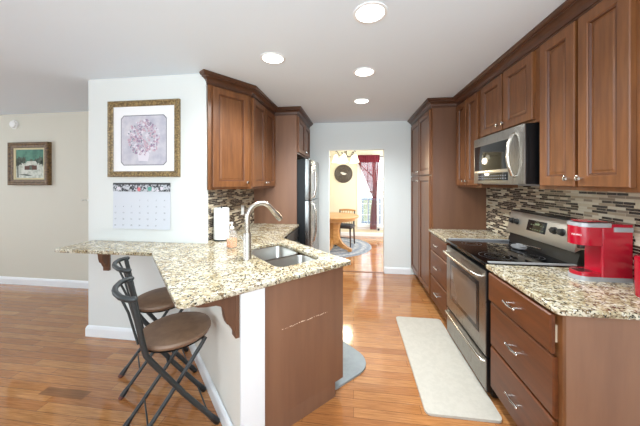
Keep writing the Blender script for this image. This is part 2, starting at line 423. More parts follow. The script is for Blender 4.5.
# ------------------------------------------------------------------ the room
H = 2.44
XR, XL, YB = 1.53, -1.335, 4.31
struct('floor', G().box(-6.8, -2.7, -0.1, 2.4, 7.3, 0.0), M['floor'])
struct('ceiling', G().box(-6.8, -2.7, H, 2.4, 7.3, H+0.1), M['ceiling'])
struct('wall_right', G().box(XR, -2.7, 0, XR+.12, YB, H), M['white_wall'])
g = G(); g.box(XL-.12, YB, 0, -.402, YB+.115, H); g.box(.486, YB, 0, 2.4, YB+.115, H); g.box(-.402, YB, 1.99, .486, YB+.115, H)
struct('wall_back', g, M['grey_wall'])
struct('wall_left', G().box(XL-.12, 2.305, 0, XL, YB, H), M['white_wall'])
struct('wall_partition', G().prism([(-2.51, 2.2), (-1.312, 2.2), (-1.312, 2.235), (XL, 2.235), (XL, 2.305), (-2.51, 2.305)], 0, H), M['white_wall'])
struct('wall_living', G().box(-6.8, 3.18, 0, XL-.12, 3.3, H), M['cream_wall'])
g = G(); g.box(-6.8, -2.7, 0, -6.68, -.95, H); g.box(-6.8, 2.15, 0, -6.68, 3.3, H); g.box(-6.8, -.95, 0, -6.68, 2.15, .45); g.box(-6.8, -.95, 2.35, -6.68, 2.15, H)
struct('wall_far_left', g, M['cream_wall'])
g = G(); g.box(-6.8, -2.7, 0, -2.45, -2.58, H); g.box(1.25, -2.7, 0, XR, -2.58, H); g.box(-2.45, -2.7, 0, 1.25, -2.58, .5); g.box(-2.45, -2.7, 2.38, 1.25, -2.58, H)
struct('wall_front', g, M['white_wall'])
# dining room
WX0, WX1, WZ0, WZ1 = .16, 1.36, .27, 2.12
g = G(); g.box(-2.6, 7.2, 0, WX0, 7.32, H); g.box(WX1, 7.2, 0, 2.4, 7.32, H); g.box(WX0, 7.2, 0, WX1, 7.32, WZ0); g.box(WX0, 7.2, WZ1, WX1, 7.32, H)
struct('wall_dining', g, M['yellow_wall'])
struct('wall_dining_left', G().box(-2.6, YB+.115, 0, -2.5, 7.2, H), M['yellow_wall'])
g = G(); g.box(2.3, YB+.115, 0, 2.4, 4.8, H); g.box(2.3, 6.8, 0, 2.4, 7.2, H); g.box(2.3, 4.8, 0, 2.4, 6.8, .5); g.box(2.3, 4.8, 2.3, 2.4, 6.8, H)
struct('wall_dining_right', g, M['yellow_wall'])
# half wall that carries the peninsula (s .517-.644), with its white end post
ht = .8825
g = G(); g.prism([(-1.469, 2.2), (.517*S2-1.358*S2, .517*S2+1.358*S2), (.644*S2-1.358*S2, .644*S2+1.358*S2), (-1.289, 2.2)], 0, ht)
struct('wall_peninsula', g, M['half_wall'])
struct('trim_1', G().box(.513, 1.338, 0, .648, 1.358, ht, .002, 0, R45), M['trim'], 'white end board of the half wall')
bb = [(0, 0), (.016, 0), (.016, .075), (.010, .092), (.004, .10), (0, .10)]
def base(name, path): struct(name, sweep(path, bb), M['trim'])
p0 = (.513*S2-1.345*S2, .513*S2+1.345*S2)
base('baseboard_partition', [(-2.51, 2.305), (-2.51, 2.2), (-1.469, 2.2), p0][::-1][::-1])
base('baseboard_living', [(-6.68, 3.18), (XL-.12, 3.18)])
base('baseboard_back', [(.486, YB), (.90, YB)])
base('baseboard_back_left', [(-.56, YB), (-.402, YB)])
base('baseboard_dining', [(-2.5, 7.2), (2.3, 7.2)])
struct('trim_2', G().box(-.402, YB-.005, 0, .486, YB+.03, .006, .002), M['threshold'], 'oak threshold strip in the doorway')
struct('trim_3', G().box(-2.16, 1.545, 0.0002, -1.815, 1.613, .0012), M['plank'], 'one dark plank in the floor')
# backsplashes
struct('wall_tile_right', G().box(XR-.012, 1.25, .914, XR, 3.24, 1.43), M['tile'], 'strip mosaic backsplash')
struct('wall_tile_left', G().box(XL, 2.236, .914, XL+.012, 3.37, 1.40), M['tile'], 'strip mosaic backsplash')

# ------------------------------------------------------------------ dining window and outdoors
wn = struct('window_1', G().box(WX0, 7.245, WZ0, WX1, 7.251, WZ1), M['glass']); 
g = G()
for a in (WX0, WX1-.05, (WX0+WX1)/2-.03): g.box(a, 7.21, WZ0, a+(.06 if a not in (WX0, WX1-.05) else .05), 7.28, WZ1)
for z in (WZ0, WZ1-.05, 1.17): g.box(WX0, 7.212, z, WX1, 7.278, z+.05)
for c0 in (WX0+.05, (WX0+WX1)/2+.03):
    wdt = (WX1-WX0)/2-.08
    for k in (1, 2): g.box(c0+wdt*k/3-.008, 7.235, WZ0, c0+wdt*k/3+.008, 7.262, WZ1)
    for z in (.57, .87, 1.49, 1.79): g.box(c0, 7.235, z-.008, c0+wdt, 7.262, z+.008)
part('window_frame', g, M['trim'], wn)
part('window_sill', G().box(WX0-.04, 7.16, WZ0-.03, WX1+.04, 7.245, WZ0, .004), M['trim'], wn)
g = G(); g.box(WX0-.06, 7.185, WZ0-.09, WX0, 7.2, WZ1+.06); g.box(WX1, 7.185, WZ0-.09, WX1+.06, 7.2, WZ1+.06); g.box(WX0, 7.185, WZ1, WX1, 7.2, WZ1+.06); g.box(WX0, 7.185, WZ0-.09, WX1, 7.2, WZ0-.03)
part('window_casing', g, M['trim'], wn)
struct('ground', G().box(-14, 7.33, -1.3, 16, 45, -1.2), M['yard'])
struct('deck_floor', G().box(-1.5, 7.33, -.12, 3.5, 9.1, -.06), M['deckboard'])
rt = thing('deck_railing', 'pale railing of thin uprights on the deck outside the dining window', 'railing', (1.0, 9.0, -.06))
for z, n in ((.86, 'top_rail'), (.08, 'bottom_rail')): part(n, G().box(-1.5, 8.96, z, 3.5, 9.04, z+.05, .005), M['deck'], rt)
for k in range(26):
    x = -1.4+k*.19
    part('baluster', G().box(x-.018, 8.985, -.06, x+.018, 9.015, .88), M['deck'], rt)
for j, (tx, ty, hh, lab) in enumerate([(1.3, 17, 7.5, 'bare tree seen through the left of the dining window'), (3.4, 20, 8.5, 'bare tree seen through the right of the dining window')]):
    t = thing('bare_tree', lab, 'tree', (tx, ty, -1.2))
    part('trunk', G().tube([(tx, ty, -1.2), (tx+.05, ty, 1.2), (tx-.05, ty, 3.2), (tx, ty, hh)], [.16, .13, .09, .02], 10), M['treebark'], t)
    for k in range(9):
        z0 = 1.2+k*.55; a = k*2.4
        part('branch', G().tube([(tx, ty, z0), (tx+.8*math.cos(a), ty+.8*math.sin(a), z0+.6), (tx+1.7*math.cos(a+.2), ty+1.7*math.sin(a+.2), z0+1.5)], [.05, .03, .008], 7), M['treebark'], t)

# ------------------------------------------------------------------ countertops
ctz0, ctz1 = .884, .914
def st(s, t): return ((s-t)*S2, (s+t)*S2)
P1 = (-.015, 1.852); P2 = (-.785, 1.082); P3 = (-1.563, 1.86)
outer = [(-2.46, 1.86), P3, P2, P1, (-.71, 2.547), (-.71, 3.368), (XL+.012, 3.368), (XL+.012, 2.236), (-1.311, 2.236), (-1.311, 2.1995), (-2.46, 2.1995)]
outer = round_poly(outer, [.03, 0, .05, .010, 0, 0, 0, 0, 0, 0, 0, 0])
def rrect(s0, t0, s1, t1, r, seg=6): return round_poly([(s0, t0), (s1, t0), (s1, t1), (s0, t1)], r, seg)
BOWLS = [(.815, 1.495, 1.175, 1.762), (.815, 1.792, 1.175, 2.125)]
HOLE = (.815, 1.495, 1.175, 2.125)
holes = [[st(*p) for p in rrect(*HOLE, .06)]]
me = slab_mesh(outer, holes, ctz0, ctz1, .006)
g = G(); g.mesh(me)
solo('granite_countertop', g, M['granite'], 'cream speckled granite counter with sink and long breakfast bar wing', 'countertop', (-.9, 1.9, ctz0))
for y0, y1, lab in ((1.258, 1.882, 'cream speckled granite counter under the red coffee maker'), (2.648, 3.235, 'short speckled granite counter between range and tall pantry')):
    o = round_poly([(.88, y0), (XR-.012, y0), (XR-.012, y1), (.88, y1)], [.025 if y0 < 2 else 0, 0, 0, 0])
    g = G(); g.mesh(slab_mesh(o, [], ctz0, ctz1, .006))
    solo('granite_countertop', g, M['granite'], lab, 'countertop', (1.2, (y0+y1)/2, ctz0))

# ------------------------------------------------------------------ base cabinets
def base_right(y0, y1, lab, near):
    r = thing('base_cabinet', lab, 'cabinet', (1.2, (y0+y1)/2, 0))
    g = G(); g.box(.927, y0, .10, XR-.001, y1, ctz0, .001); g.box(.99, y0+.002, .0, XR-.001, y1-.002, .10)
    part('body', g, M['panel'] if near else M['cab'], r)
    part('face_frame', G().box(.913, y0, .10, .928, y1, ctz0-.001, .001), M['cab'], r)
    w = y1-y0-.05; x = .913
    for z0, z1 in ((.69, .868), (.40, .675), (.12, .385)):
        out = .012 if (near and z0 > .6) else 0
        d = add_drawer(r, (x, y1-.025, z0), (0, -1, 0), (-1, 0, 0), w, z1-z0, out)
        if out: part('drawer_side', G().box(x-out+.002, y0+.03, z0+.05, x+.012, y0+.042, z1-.05), M['inside'], d, 'pale drawer side showing at the gap')
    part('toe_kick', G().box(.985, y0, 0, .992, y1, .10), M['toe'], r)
base_right(1.28, 1.88, 'brown three drawer cabinet, nearest, with plain side panel facing us', True)
base_right(2.65, 3.235, 'narrow brown drawer cabinet between range and tall pantry', False)

# sink cabinet of the peninsula, built in its own turned frame
r = thing('sink_cabinet', 'peninsula sink cabinet with scuffed plain brown end panel', 'cabinet', (*st(.95, 1.36), 0), PI/4)
part('end_panel', G().box(.65, 1.351, .10, 1.247, 1.369, ctz0-.001, .001, 0, R45), M['panel'], r)
part('end_panel_foot', G().box(.65, 1.3515, 0, 1.175, 1.369, .10, 0, 0, R45), M['panel'], r)
g = G(); g.box(.65, 1.37, .10, 1.24, 2.25, .118, 0, 0, R45); g.box(.65, 1.37, .12, .662, 2.25, .86, 0, 0, R45)
part('body', g, M['inside'], r)
g = G(); g.box(1.232, 1.370, .10, 1.2469, 1.41, ctz0-.001, 0, 0, R45); g.box(1.232, 2.22, .10, 1.2469, 2.27, ctz0-.001, 0, 0, R45); g.box(1.232, 1.41, .10, 1.2469, 2.22, .14, 0, 0, R45); g.box(1.232, 1.41, .84, 1.2469, 2.22, ctz0-.001, 0, 0, R45)
part('face_frame', g, M['cab'], r)
for t0 in (1.385, 1.815):
    o_ = st(1.247, t0)
    add_door(r, (*o_, .12), (-S2, S2, 0), (S2, S2, 0), .42, .75, .38 if t0 < 1.5 else .04, .68)
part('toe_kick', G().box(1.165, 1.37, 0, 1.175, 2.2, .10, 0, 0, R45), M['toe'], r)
g = G()
rs = random.Random(3)
for k in range(22):
    f = k/21; s_ = .765+f*.34+rs.uniform(-.004, .004); z_ = .598+.0*f+rs.uniform(-.003, .003) - .05*(f-.5)*0
    ln = rs.choice([.004, .008, .014]); hgt = rs.uniform(.002, .0065)*(1.0 if .1 < f < .85 else .6)
    g.box(s_, 1.3503, z_, s_+ln, 1.3512, z_+hgt, 0, 0, R45)
part('scuff_mark', g, M['scuff'], r, 'broken pale scuff line')

r = thing('corner_cabinet', 'brown filler cabinet in the corner beside the dishwasher', 'cabinet', (-1.05, 2.7, 0))
part('body', G().box(XL+.002, 2.60, .10, -.74, 2.715, ctz0-.001), M['cab'], r)
part('toe_kick', G().box(XL+.002, 2.61, 0, -.80, 2.71, .10), M['toe'], r)
r = thing('dishwasher', 'steel dishwasher with black control strip under the left counter', 'dishwasher', (-1.0, 3.02, 0))
part('body', G().box(XL+.03, 2.725, .02, -.76, 3.325, ctz0-.004), M['blackplastic'], r)
d = part('door', G().box(-.76, 2.728, .12, -.715, 3.322, .76, .006), M['steel_v'], r)
part('handle', G().tube([(-.715, 2.78, .70), (-.68, 2.79, .70), (-.675, 3.02, .70), (-.68, 3.26, .70), (-.715, 3.27, .70)], .01, 8), M['nickel'], d)
part('control_strip', G().box(-.76, 2.728, .765, -.705, 3.322, ctz0-.006, .006), M['blackplastic'], r)
part('kick_plate', G().box(-.80, 2.73, 0.0, -.78, 3.32, .115), M['black'], r)

# ------------------------------------------------------------------ wall cabinets, right side
def upper_right(y0, y1, z0, lab, nd=2):
    r = thing('wall_cabinet', lab, 'cabinet', (1.36, (y0+y1)/2, z0))
    part('body', G().box(1.214, y0+.0005, z0, XR-.013 if z0 < 1.43 else XR-.0005, y1-.0005, 2.345), M['cab'], r)
    part('face_frame', G().box(1.2, y0+.0005, z0, 1.2145, y1-.0005, 2.345, .001), M['cab'], r)
    e = .035; w = (y1-y0-2*e-.022)/2; zb = z0+.02; h = 2.332-zb
    for k in range(2):
        ya = y1-e-k*(w+.022)
        add_door(r, (1.2, ya, zb), (0, -1, 0), (-1, 0, 0), w, h, w-.03 if k == 0 else .03, .045)
    return r
upper_right(1.25, 1.872, 1.42, 'tall brown two door wall cabinet above the red coffee maker')
upper_right(1.872, 2.65, 1.862, 'short brown two door wall cabinet above the microwave')
upper_right(2.65, 3.235, 1.41, 'narrow brown two door wall cabinet between microwave and pantry')
r = thing('pantry_cabinet', 'tall brown pantry cabinet with four doors at the far right', 'cabinet', (1.22, 3.77, 0))
g = G(); g.box(.934, 3.24, .10, XR-.0005, YB-.0005, 2.345, .001); g.box(.995, 3.242, 0, XR-.0005, YB-.001, .10)
part('body', g, M['panel_dark'], r)
part('face_frame', G().box(.92, 3.24, .10, .9345, YB-.0005, 2.345, .001), M['cab'], r)
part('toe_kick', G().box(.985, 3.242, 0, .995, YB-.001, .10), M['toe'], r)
w = .495
for k in range(2):
    ya = 4.28-k*(w+.02)
    add_door(r, (.92, ya, 1.555), (0, -1, 0), (-1, 0, 0), w, .775, w-.03 if k == 0 else .03, .05)
    add_door(r, (.92, ya, .12), (0, -1, 0), (-1, 0, 0), w, 1.42, w-.03 if k == 0 else .03, 1.36)
crown = [(.0005, 2.342), (.009, 2.342), (.009, 2.353), (.015, 2.355), (.015, 2.364), (.022, 2.381), (.039, 2.396), (.052, 2.400), (.052, 2.409), (.062, 2.412), (.072, 2.424), (.072, 2.437), (.0005, 2.437)]
# cornice path with the wood on the left of travel (out = right)
g = sweep([(.92, YB-.001), (.92, 3.24), (1.2, 3.24), (1.2, 1.25)][::1], crown)
solo('crown_moulding', g, M['crown'], 'dark stepped crown moulding along the right wall cabinets and pantry', 'moulding', (1.1, 2.8, 2.342), smooth=True, ang=25)

# ------------------------------------------------------------------ wall cabinets, left side
A = (-1.297, 2.207); B = (-1.045, 2.567)
L = math.hypot(B[0]-A[0], B[1]-A[1]); DU = ((B[0]-A[0])/L, (B[1]-A[1])/L, 0); DN = (DU[1], -DU[0], 0)
r = thing('corner_wall_cabinet', 'brown angled wall cabinet at the end of the white picture wall', 'cabinet', (-1.25, 2.45, 1.395))
part('body', G().prism([(A[0]-DN[0]*.0145+.004, A[1]-DN[1]*.0145+.004), (B[0]-.014, B[1]-.004), (B[0]-.015, B[1]), (XL+.013, B[1]), (XL+.013, 2.24), (-1.309, 2.24)], 1.395, 2.345), M['cab'], r)
mxd = frame_mx((A[0], A[1], 1.395), DU, DN)
part('face_frame', place(G().box(.0, -.014, 0, L, 0.0, .95, .001), mxd), M['cab'], r)
add_door(r, (A[0]+.035*DU[0], A[1]+.035*DU[1], 1.415), DU, DN, L-.065, .917, L-.065-.03, .045)
r = thing('wall_cabinet', 'brown two door wall cabinet left of the refrigerator panel', 'cabinet', (-1.2, 2.97, 1.395))
part('body', G().box(XL+.013, B[1]+.0005, 1.395, -1.0585, 3.3695, 2.345), M['cab'], r)
part('face_frame', G().box(-1.0585, B[1]+.0005, 1.395, -1.045, 3.3695, 2.345, .001), M['cab'], r)
w = .362
for k in range(2):
    add_door(r, (-1.045, B[1]+.03+k*(w+.02), 1.415), (0, 1, 0), (1, 0, 0), w, .917, w-.03 if k == 0 else .03, .045)
r = thing('refrigerator_cabinet', 'brown refrigerator surround, tall plain side panel and two small doors above', 'cabinet', (-1.05, 3.84, 0))
part('side_panel', G().box(XL+.001, 3.37, 0, -.74, 3.39, 2.345, .001), M['panel'], r)
part('body', G().box(XL+.001, 3.3905, 1.84, -.7545, YB-.001, 2.345), M['cab'], r)
part('face_frame', G().box(-.7545, 3.3905, 1.84, -.74, YB-.001, 2.345, .001), M['cab'], r)
w = .425
for k in range(2):
    add_door(r, (-.74, 3.41+k*(w+.02), 1.86), (0, 1, 0), (1, 0, 0), w, .472, w-.03 if k == 0 else .03, .045)
g = sweep([(A[0]-DN[0]*.012, A[1]-DN[1]*.012), A, B, (-1.045, 3.37), (-.74, 3.37), (-.74, YB-.001)], crown)
solo('crown_moulding', g, M['crown'], 'dark stepped crown moulding along the left wall cabinets and refrigerator cabinet', 'moulding', (-1.0, 3.0, 2.342), smooth=True, ang=25)

# ------------------------------------------------------------------ refrigerator
r = thing('refrigerator', 'stainless top freezer refrigerator with black sides', 'refrigerator', (-.98, 3.84, 0))
part('body', G().box(XL+.03, 3.415, .03, -.64, 4.28, 1.76, .006), M['fridge_side'], r)
def fdoor(z0, z1):
    pts = [(-.636, 3.415), (-.585, 3.415), (-.570, 3.425)] + [(-.562+.012*math.sin(PI*k/8), 3.45+.795*k/8) for k in range(9)] + [(-.570, 4.27), (-.585, 4.28), (-.636, 4.28)]
    g = G(); g.prism(pts, z0, z1, bev=.006); return g
d = part('freezer_door', fdoor(1.225, 1.765), M['steel_v'], r)
part('handle', G().tube([(-.562, 3.49, 1.26), (-.53, 3.49, 1.27), (-.505, 3.495, 1.38), (-.505, 3.495, 1.58), (-.53, 3.49, 1.69), (-.562, 3.49, 1.70)], .014, 10), M['nickel'], d)
d = part('refrigerator_door', fdoor(.08, 1.215), M['steel_v'], r)
part('handle', G().tube([(-.562, 3.49, 1.18), (-.53, 3.49, 1.17), (-.505, 3.495, 1.06), (-.505, 3.495, .80), (-.53, 3.49, .68), (-.562, 3.49, .67)], .014, 10), M['nickel'], d)
part('hinge_cap', G().box(-.66, 4.20, 1.765, -.58, 4.27, 1.785, .005), M['blackplastic'], r)
part('kick_grille', G().box(-.66, 3.43, .0, -.625, 4.27, .075), M['blackplastic'], r)

# ------------------------------------------------------------------ range
Y0, Y1 = 1.887, 2.643
r = thing('kitchen_range', 'stainless electric range with black glass cooktop', 'range', (1.2, 2.265, 0))
part('body', G().box(.925, Y0, .02, 1.50, Y1, .90, .003), M['black'], r)
d = part('oven_door', G().box(.888, Y0+.002, .285, .924, Y1-.002, .865, .004), M['black'], r)
part('face_plate', G().box(.882, Y0+.006, .290, .8885, Y1-.006, .862, .003), M['steel'], d, 'steel face of the oven door')
part('window_border', G().box(.8795, Y0+.10, .40, .8815, Y1-.10, .76, .001), M['darkbrown'], d)
part('window', G().box(.878, Y0+.135, .435, .8797, Y1-.135, .725, .0005), M['ovenglass'], d)
g = G(); g.tube([(.884, Y0+.05, .815), (.855, Y0+.05, .818), (.838, Y0+.075, .82), (.832, Y0+.14, .82), (.828, (Y0+Y1)/2, .82), (.832, Y1-.14, .82), (.838, Y1-.075, .82), (.855, Y1-.05, .818), (.884, Y1-.05, .815)], .0125, 12)
part('handle', g, M['nickel'], d)
d = part('storage_drawer', G().box(.890, Y0+.002, .05, .924, Y1-.002, .275, .004), M['black'], r)
part('face_plate', G().box(.885, Y0+.006, .055, .8905, Y1-.006, .272, .003), M['steel'], d, 'steel face of the drawer')
g = G(); g.tube([(.888, Y0+.03, .245), (.868, Y0+.035, .247), (.860, Y0+.08, .25), (.856, (Y0+Y1)/2, .252), (.860, Y1-.08, .25), (.868, Y1-.035, .247), (.888, Y1-.03, .245)], .011, 10)
part('handle', g, M['nickel'], d)
part('cooktop', G().box(.878, Y0, .901, 1.44, Y1, .922, .004), M['blackglass'], r)
for y in (Y0-.003, Y1-.020): part('side_trim', G().box(.90, y, .9215, 1.43, y+.023, .930, .002), M['greyplastic'], r, 'steel edge strip of the cooktop')
for bx, by, br_ in ((1.03, 2.08, .10), (1.03, 2.46, .075), (1.28, 2.08, .075), (1.28, 2.46, .10)):
    g = G(); n = 36
    for rr in (br_, br_*.62):
        g.loft([[(bx+q*math.cos(2*PI*i/n), by+q*math.sin(2*PI*i/n), .9224) for i in range(n)] for q in (rr-.0018, rr+.0018)], 0, None, False, False)
    part('burner_ring', g, M['ringgrey'], r)
# backguard in a leaning profile (x,z) extruded along y
def yz_prism(prof, ya, yb, bev=0):
    g = G(); g.prism(prof, ya, yb, bev=bev)
    g.bm.transform(Matrix(((1, 0, 0, 0), (0, 0, 1, 0), (0, 1, 0, 0), (0, 0, 0, 1)))); bmesh.ops.recalc_face_normals(g.bm, faces=g.bm.faces); return g
part('backguard_base', yz_prism([(1.425, .9221), (1.455, 1.03), (1.515, 1.03), (1.515, .9221)], Y0, Y1), M['black'], r)
bgd = part('backguard', yz_prism([(1.415, 1.015), (1.418, 1.008), (1.45, 1.03), (1.515, 1.03), (1.515, 1.205), (1.462, 1.205), (1.455, 1.198)], Y0, Y1, .003), M['guard'], r)
part('backguard_cap', G().box(1.455, Y0-.001, 1.2, 1.517, Y1+.001, 1.212, .003), M['blackplastic'], r)
lean = math.atan2(.04, .183)
def on_guard(y, z): return Matrix.Translation((1.415+(z-1.015)*.04/.183, y, z)) @ Matrix.Rotation(lean, 4, 'Y')
part('display', G().box(-.004, -.095, -.045, .002, .115, .045, .002, 0, on_guard(2.265, 1.112)), M['blackglass'], bgd)
g = G()
for k in range(6):
    for j in range(2):
        if 1 < k < 4 and j == 1: continue
        g.box(-.0046, -.078+k*.027, -.03+j*.036, -.0039, -.062+k*.027, -.024+j*.036, 0, 0, on_guard(2.265, 1.112))
g.box(-.0046, -.025, .010, -.0039, .025, .026, 0, 0, on_guard(2.265, 1.112))
part('display_mark', g, mat('dim_display_print', (96, 104, 78), 0.5), bgd)
for y in (2.585, 2.52, 2.085, 2.015):
    g = G(); k = on_guard(y, 1.115) @ Matrix.Rotation(-PI/2, 4, 'Y')
    g.lathe([(.026, 0), (.026, .006), (.022, .008), (.021, .024), (.018, .027)], (0, 0, 0), 20, 0, k); g.box(-.003, -.018, .026, .003, .018, .032, .001, 0, k)
    part('knob', g, M['blackplastic'], bgd)

# ------------------------------------------------------------------ microwave
y0, y1, z0, z1, xf = 1.905, 2.645, 1.45, 1.858, 1.13
r = thing('microwave_oven', 'stainless over the range microwave under the short wall cabinet', 'microwave', (1.33, 2.26, z0))
part('body', G().box(xf+.03, y0, z0, XR-.001, y1, z1, .003), M['black'], r)
d = part('door', G().box(xf, y0+.001, z0+.001, xf+.010, y1, z1-.001, .003), M['steel'], r)
part('door_back', G().box(xf+.009, y0, z0+.001, xf+.031, y1, z1-.001), M['black'], d)
part('window', G().box(xf-.002, y0+.175, z0+.115, xf+.001, y1-.022, z1-.075, .001), M['blackglass'], d)
part('control_strip', G().box(xf-.002, y0+.19, z0+.028, xf+.001, y1-.09, z0+.088, .001), M['blackglass'], d)
g = G()
for k in range(14):
    for j in range(2): g.box(xf-.0026, y0+.21+k*.032, z0+.040+j*.022, xf-.0018, y0+.226+k*.032, z0+.047+j*.022)
part('button_print', g, mat('grey_button_print', (120, 122, 126), .5), d)
part('window_trim', G().box(xf-.003, y0+.175, z0+.093, xf+.001, y1-.022, z0+.110, .001), M['nickel'], d)
hy = y0+.105
g = G(); g.tube([(xf, hy, z0+.055), (xf-.02, hy, z0+.065), (xf-.042, hy, z0+.13), (xf-.05, hy, z0+.205), (xf-.042, hy, z0+.285), (xf-.02, hy, z0+.345), (xf, hy, z0+.357)], [.011, .012, .012, .012, .012, .012, .011], 12)
part('handle', g, M['nickel'], d)
part('vent_grille', G().box(xf+.05, y0+.06, z0-.006, XR-.08, y1-.06, z0, .001), M['greyplastic'], r)

# ------------------------------------------------------------------ coffee maker and red canister
r = thing('coffee_maker', 'glossy red single cup coffee maker on the near right counter', 'coffee maker', (1.36, 1.69, ctz1))
def plan(x0, x1, ya, yb, rad):   # rounded toward -x
    return round_poly([(x0, ya), (x1, ya), (x1, yb), (x0, yb)], [rad, .012, .012, rad], 10)
ya, yb = 1.63, 1.748
part('base_plate', G().prism(plan(1.246, 1.514, ya, yb, .057), ctz1, .938, bev=.004), M['greyplastic'], r)
part('drip_tray', G().prism(plan(1.251, 1.362, ya+.004, yb-.004, .053), .938, .960, bev=.004), M['red'], r)
g = G()
for k in range(5): g.box(1.265, ya+.03+k*.013, .9595, 1.335, ya+.036+k*.013, .9615)
part('drip_grille', g, M['smoke'], r)
part('body', G().prism(plan(1.358, 1.514, ya, yb, .012), .938, 1.232, bev=.005), M['red'], r)
hd = part('brew_head', G().prism(plan(1.243, 1.367, ya-.002, yb+.002, .059), 1.112, 1.216, bev=.006), M['red'], r)
part('lid_band', G().prism(plan(1.244, 1.408, ya-.004, yb+.004, .06), 1.214, 1.236, bev=.006), M['greyplastic'], hd)
part('lid_top', G().prism(plan(1.261, 1.398, ya+.008, yb-.008, .05), 1.246, 1.242, bev=.003), M['red'], hd)
part('side_handle', G().box(1.415, ya-.006, 1.190, 1.506, ya+.002, 1.216, .003), M['greyplastic'], r)
part('brew_nozzle', G().lathe([(.016, 0), (.020, .03)], (1.30, (ya+yb)/2, 1.084), 16), M['smoke'], r)
c_ = Vector((1.243+.059, ya-.002+.059)); an = math.radians(212)
tp = c_ + Vector((math.cos(an), math.sin(an)))*.0595
tx = Matrix.Translation((tp.x, tp.y, 1.168)) @ Matrix.Rotation(an+PI/2, 4, 'Z') @ Matrix.Rotation(PI/2, 4, 'X')
g = G(); g.mesh(text_mesh('KEURIG', .013), 0, tx); part('lettering', g, M['print_white'], hd)
r = thing('canister', 'red canister at the right picture edge beside the coffee maker', 'canister', (1.395, 1.43, ctz1))
part('body', G().lathe([(.046, 0), (.05, .006), (.05, .165), (.047, .172)], (1.395, 1.43, ctz1), 28), M['red'], r)
part('lid', G().lathe([(.051, 0), (.051, .016), (.044, .022), (.012, .024), (.010, .034), (.013, .042), (.004, .046)], (1.395, 1.43, ctz1+.172), 28), M['red'], r)
# spoon rest and spoon on the cooktop
k = Matrix.Translation((1.345, 2.34, .9225)) @ Matrix.Rotation(math.radians(70), 4, 'Z')
g = G(); n = 24
def oval(a, b, z, off=0): return [(a*math.cos(2*PI*i/n)+off*max(0, math.cos(2*PI*i/n)), b*math.sin(2*PI*i/n), z) for i in range(n)]
g.loft([oval(.05, .03, 0), oval(.085, .05, .008), oval(.09, .053, .016), oval(.086, .049, .0155), oval(.05, .03, .005)], 0, k)
solo('spoon_rest', g, M['greyplastic'], 'shiny oval spoon rest at the back of the black cooktop', 'spoon rest', (1.345, 2.34, .9225))
k2 = Matrix.Translation((1.345, 2.33, .952)) @ Matrix.Rotation(math.radians(-80), 4, 'Z')
r = thing('spoon', 'metal spoon lying across the spoon rest on the cooktop', 'spoon', (1.345, 2.33, .952))
g = G(); g.loft([oval(.012, .008, -.002), oval(.03, .02, .006), oval(.029, .019, .0065), oval(.012, .008, 0)], 0, k2); part('bowl', g, M['greyplastic'], r)
part('spoon_handle', G().tube([(.028, 0, .006), (.08, 0, .013), (.20, 0, .014)], [.004, .004, .006], 8, 0, k2), M['chrome'], r)

# ------------------------------------------------------------------ sink, faucet, soap, paper towels
r = thing('kitchen_sink', 'stainless double bowl sink set under the granite', 'sink', (*st(.99, 1.8), .69), PI/4)
for (s0, t0, s1, t1) in BOWLS:
    rr = lambda e, z, rad: [(x, y, z) for x, y in rrect(s0+e, t0+e, s1-e, t1-e, rad)]
    g = G(); g.loft([rr(-.006, .882, .062), rr(.000, .882, .06), rr(.003, .872, .06), rr(.006, .74, .055), rr(.02, .712, .05), rr(.05, .70, .04), rr(.12, .697, .004)], 0, R45, False, True)
    bw = part('bowl', g, M['sink'], r)
    part('drain', G().lathe([(.042, 0), (.040, .004), (.028, .002), (.004, .001)], ((s0+s1)/2, (t0+t1)/2, .698), 20, 0, R45), M['chrome'], bw)
fs, ft = .735, 1.80
r = thing('faucet', 'brushed nickel high arc pull down faucet behind the sink', 'faucet', (*st(fs, ft), ctz1), PI/4)
part('base', G().lathe([(.031, 0), (.031, .006), (.0285, .012), (.0275, .178), (.022, .188)], (fs, ft, ctz1), 24, 0, R45), M['nickel'], r)
arc = [(fs, ft, ctz1+.185), (fs, ft, ctz1+.25)] + [(fs+.102-.102*math.cos(a), ft, ctz1+.293+.102*math.sin(a)) for a in [math.radians(q) for q in range(0, 156, 12)]]
last = Vector(arc[-1]); dr = (Vector(arc[-1])-Vector(arc[-2])).normalized()
arc.append(tuple(last+dr*.01))
part('spout', G().tube(arc, .018, 14, 0, R45), M['nickel'], r)
e0 = last+dr*.008
part('spray_head', G().tube([tuple(e0), tuple(e0+dr*.02), tuple(e0+dr*.095), tuple(e0+dr*.115)], [.0185, .020, .0235, .021], 14, 0, R45), M['nickel'], r)
part('lever', G().tube([(fs, ft+.025, ctz1+.11), (fs, ft+.045, ctz1+.115), (fs-.01, ft+.10, ctz1+.15)], [.009, .008, .006], 10, 0, R45), M['nickel'], r)
sx, sy = -1.02, 2.10
r = thing('soap_bottle', 'clear pump bottle of orange soap behind the faucet', 'soap bottle', (sx, sy, ctz1))
part('bottle', G().lathe([(.030, 0), (.041, .004), (.042, .02), (.042, .11), (.034, .135), (.014, .15), (.013, .16)], (sx, sy, ctz1), 24), M['clear'], r)
part('soap', G().lathe([(.029, .003), (.0395, .006), (.0405, .02), (.0405, .075), (.004, .0755)], (sx, sy, ctz1), 24), M['soap'], r)
pm = part('pump', G().lathe([(.016, .158), (.016, .176), (.006, .178), (.006, .20), (.011, .201), (.011, .212), (.004, .214)], (sx, sy, ctz1), 18), M['white'], r)
part('pump_spout', G().tube([(sx, sy, ctz1+.207), (sx-.02, sy-.02, ctz1+.208), (sx-.032, sy-.032, ctz1+.200)], [.006, .005, .004], 8), M['white'], pm)
tx_, ty_ = -1.25, 2.36
r = thing('paper_towel_holder', 'black stand with upright rod inside the paper towel roll', 'paper towel holder', (tx_, ty_, ctz1))
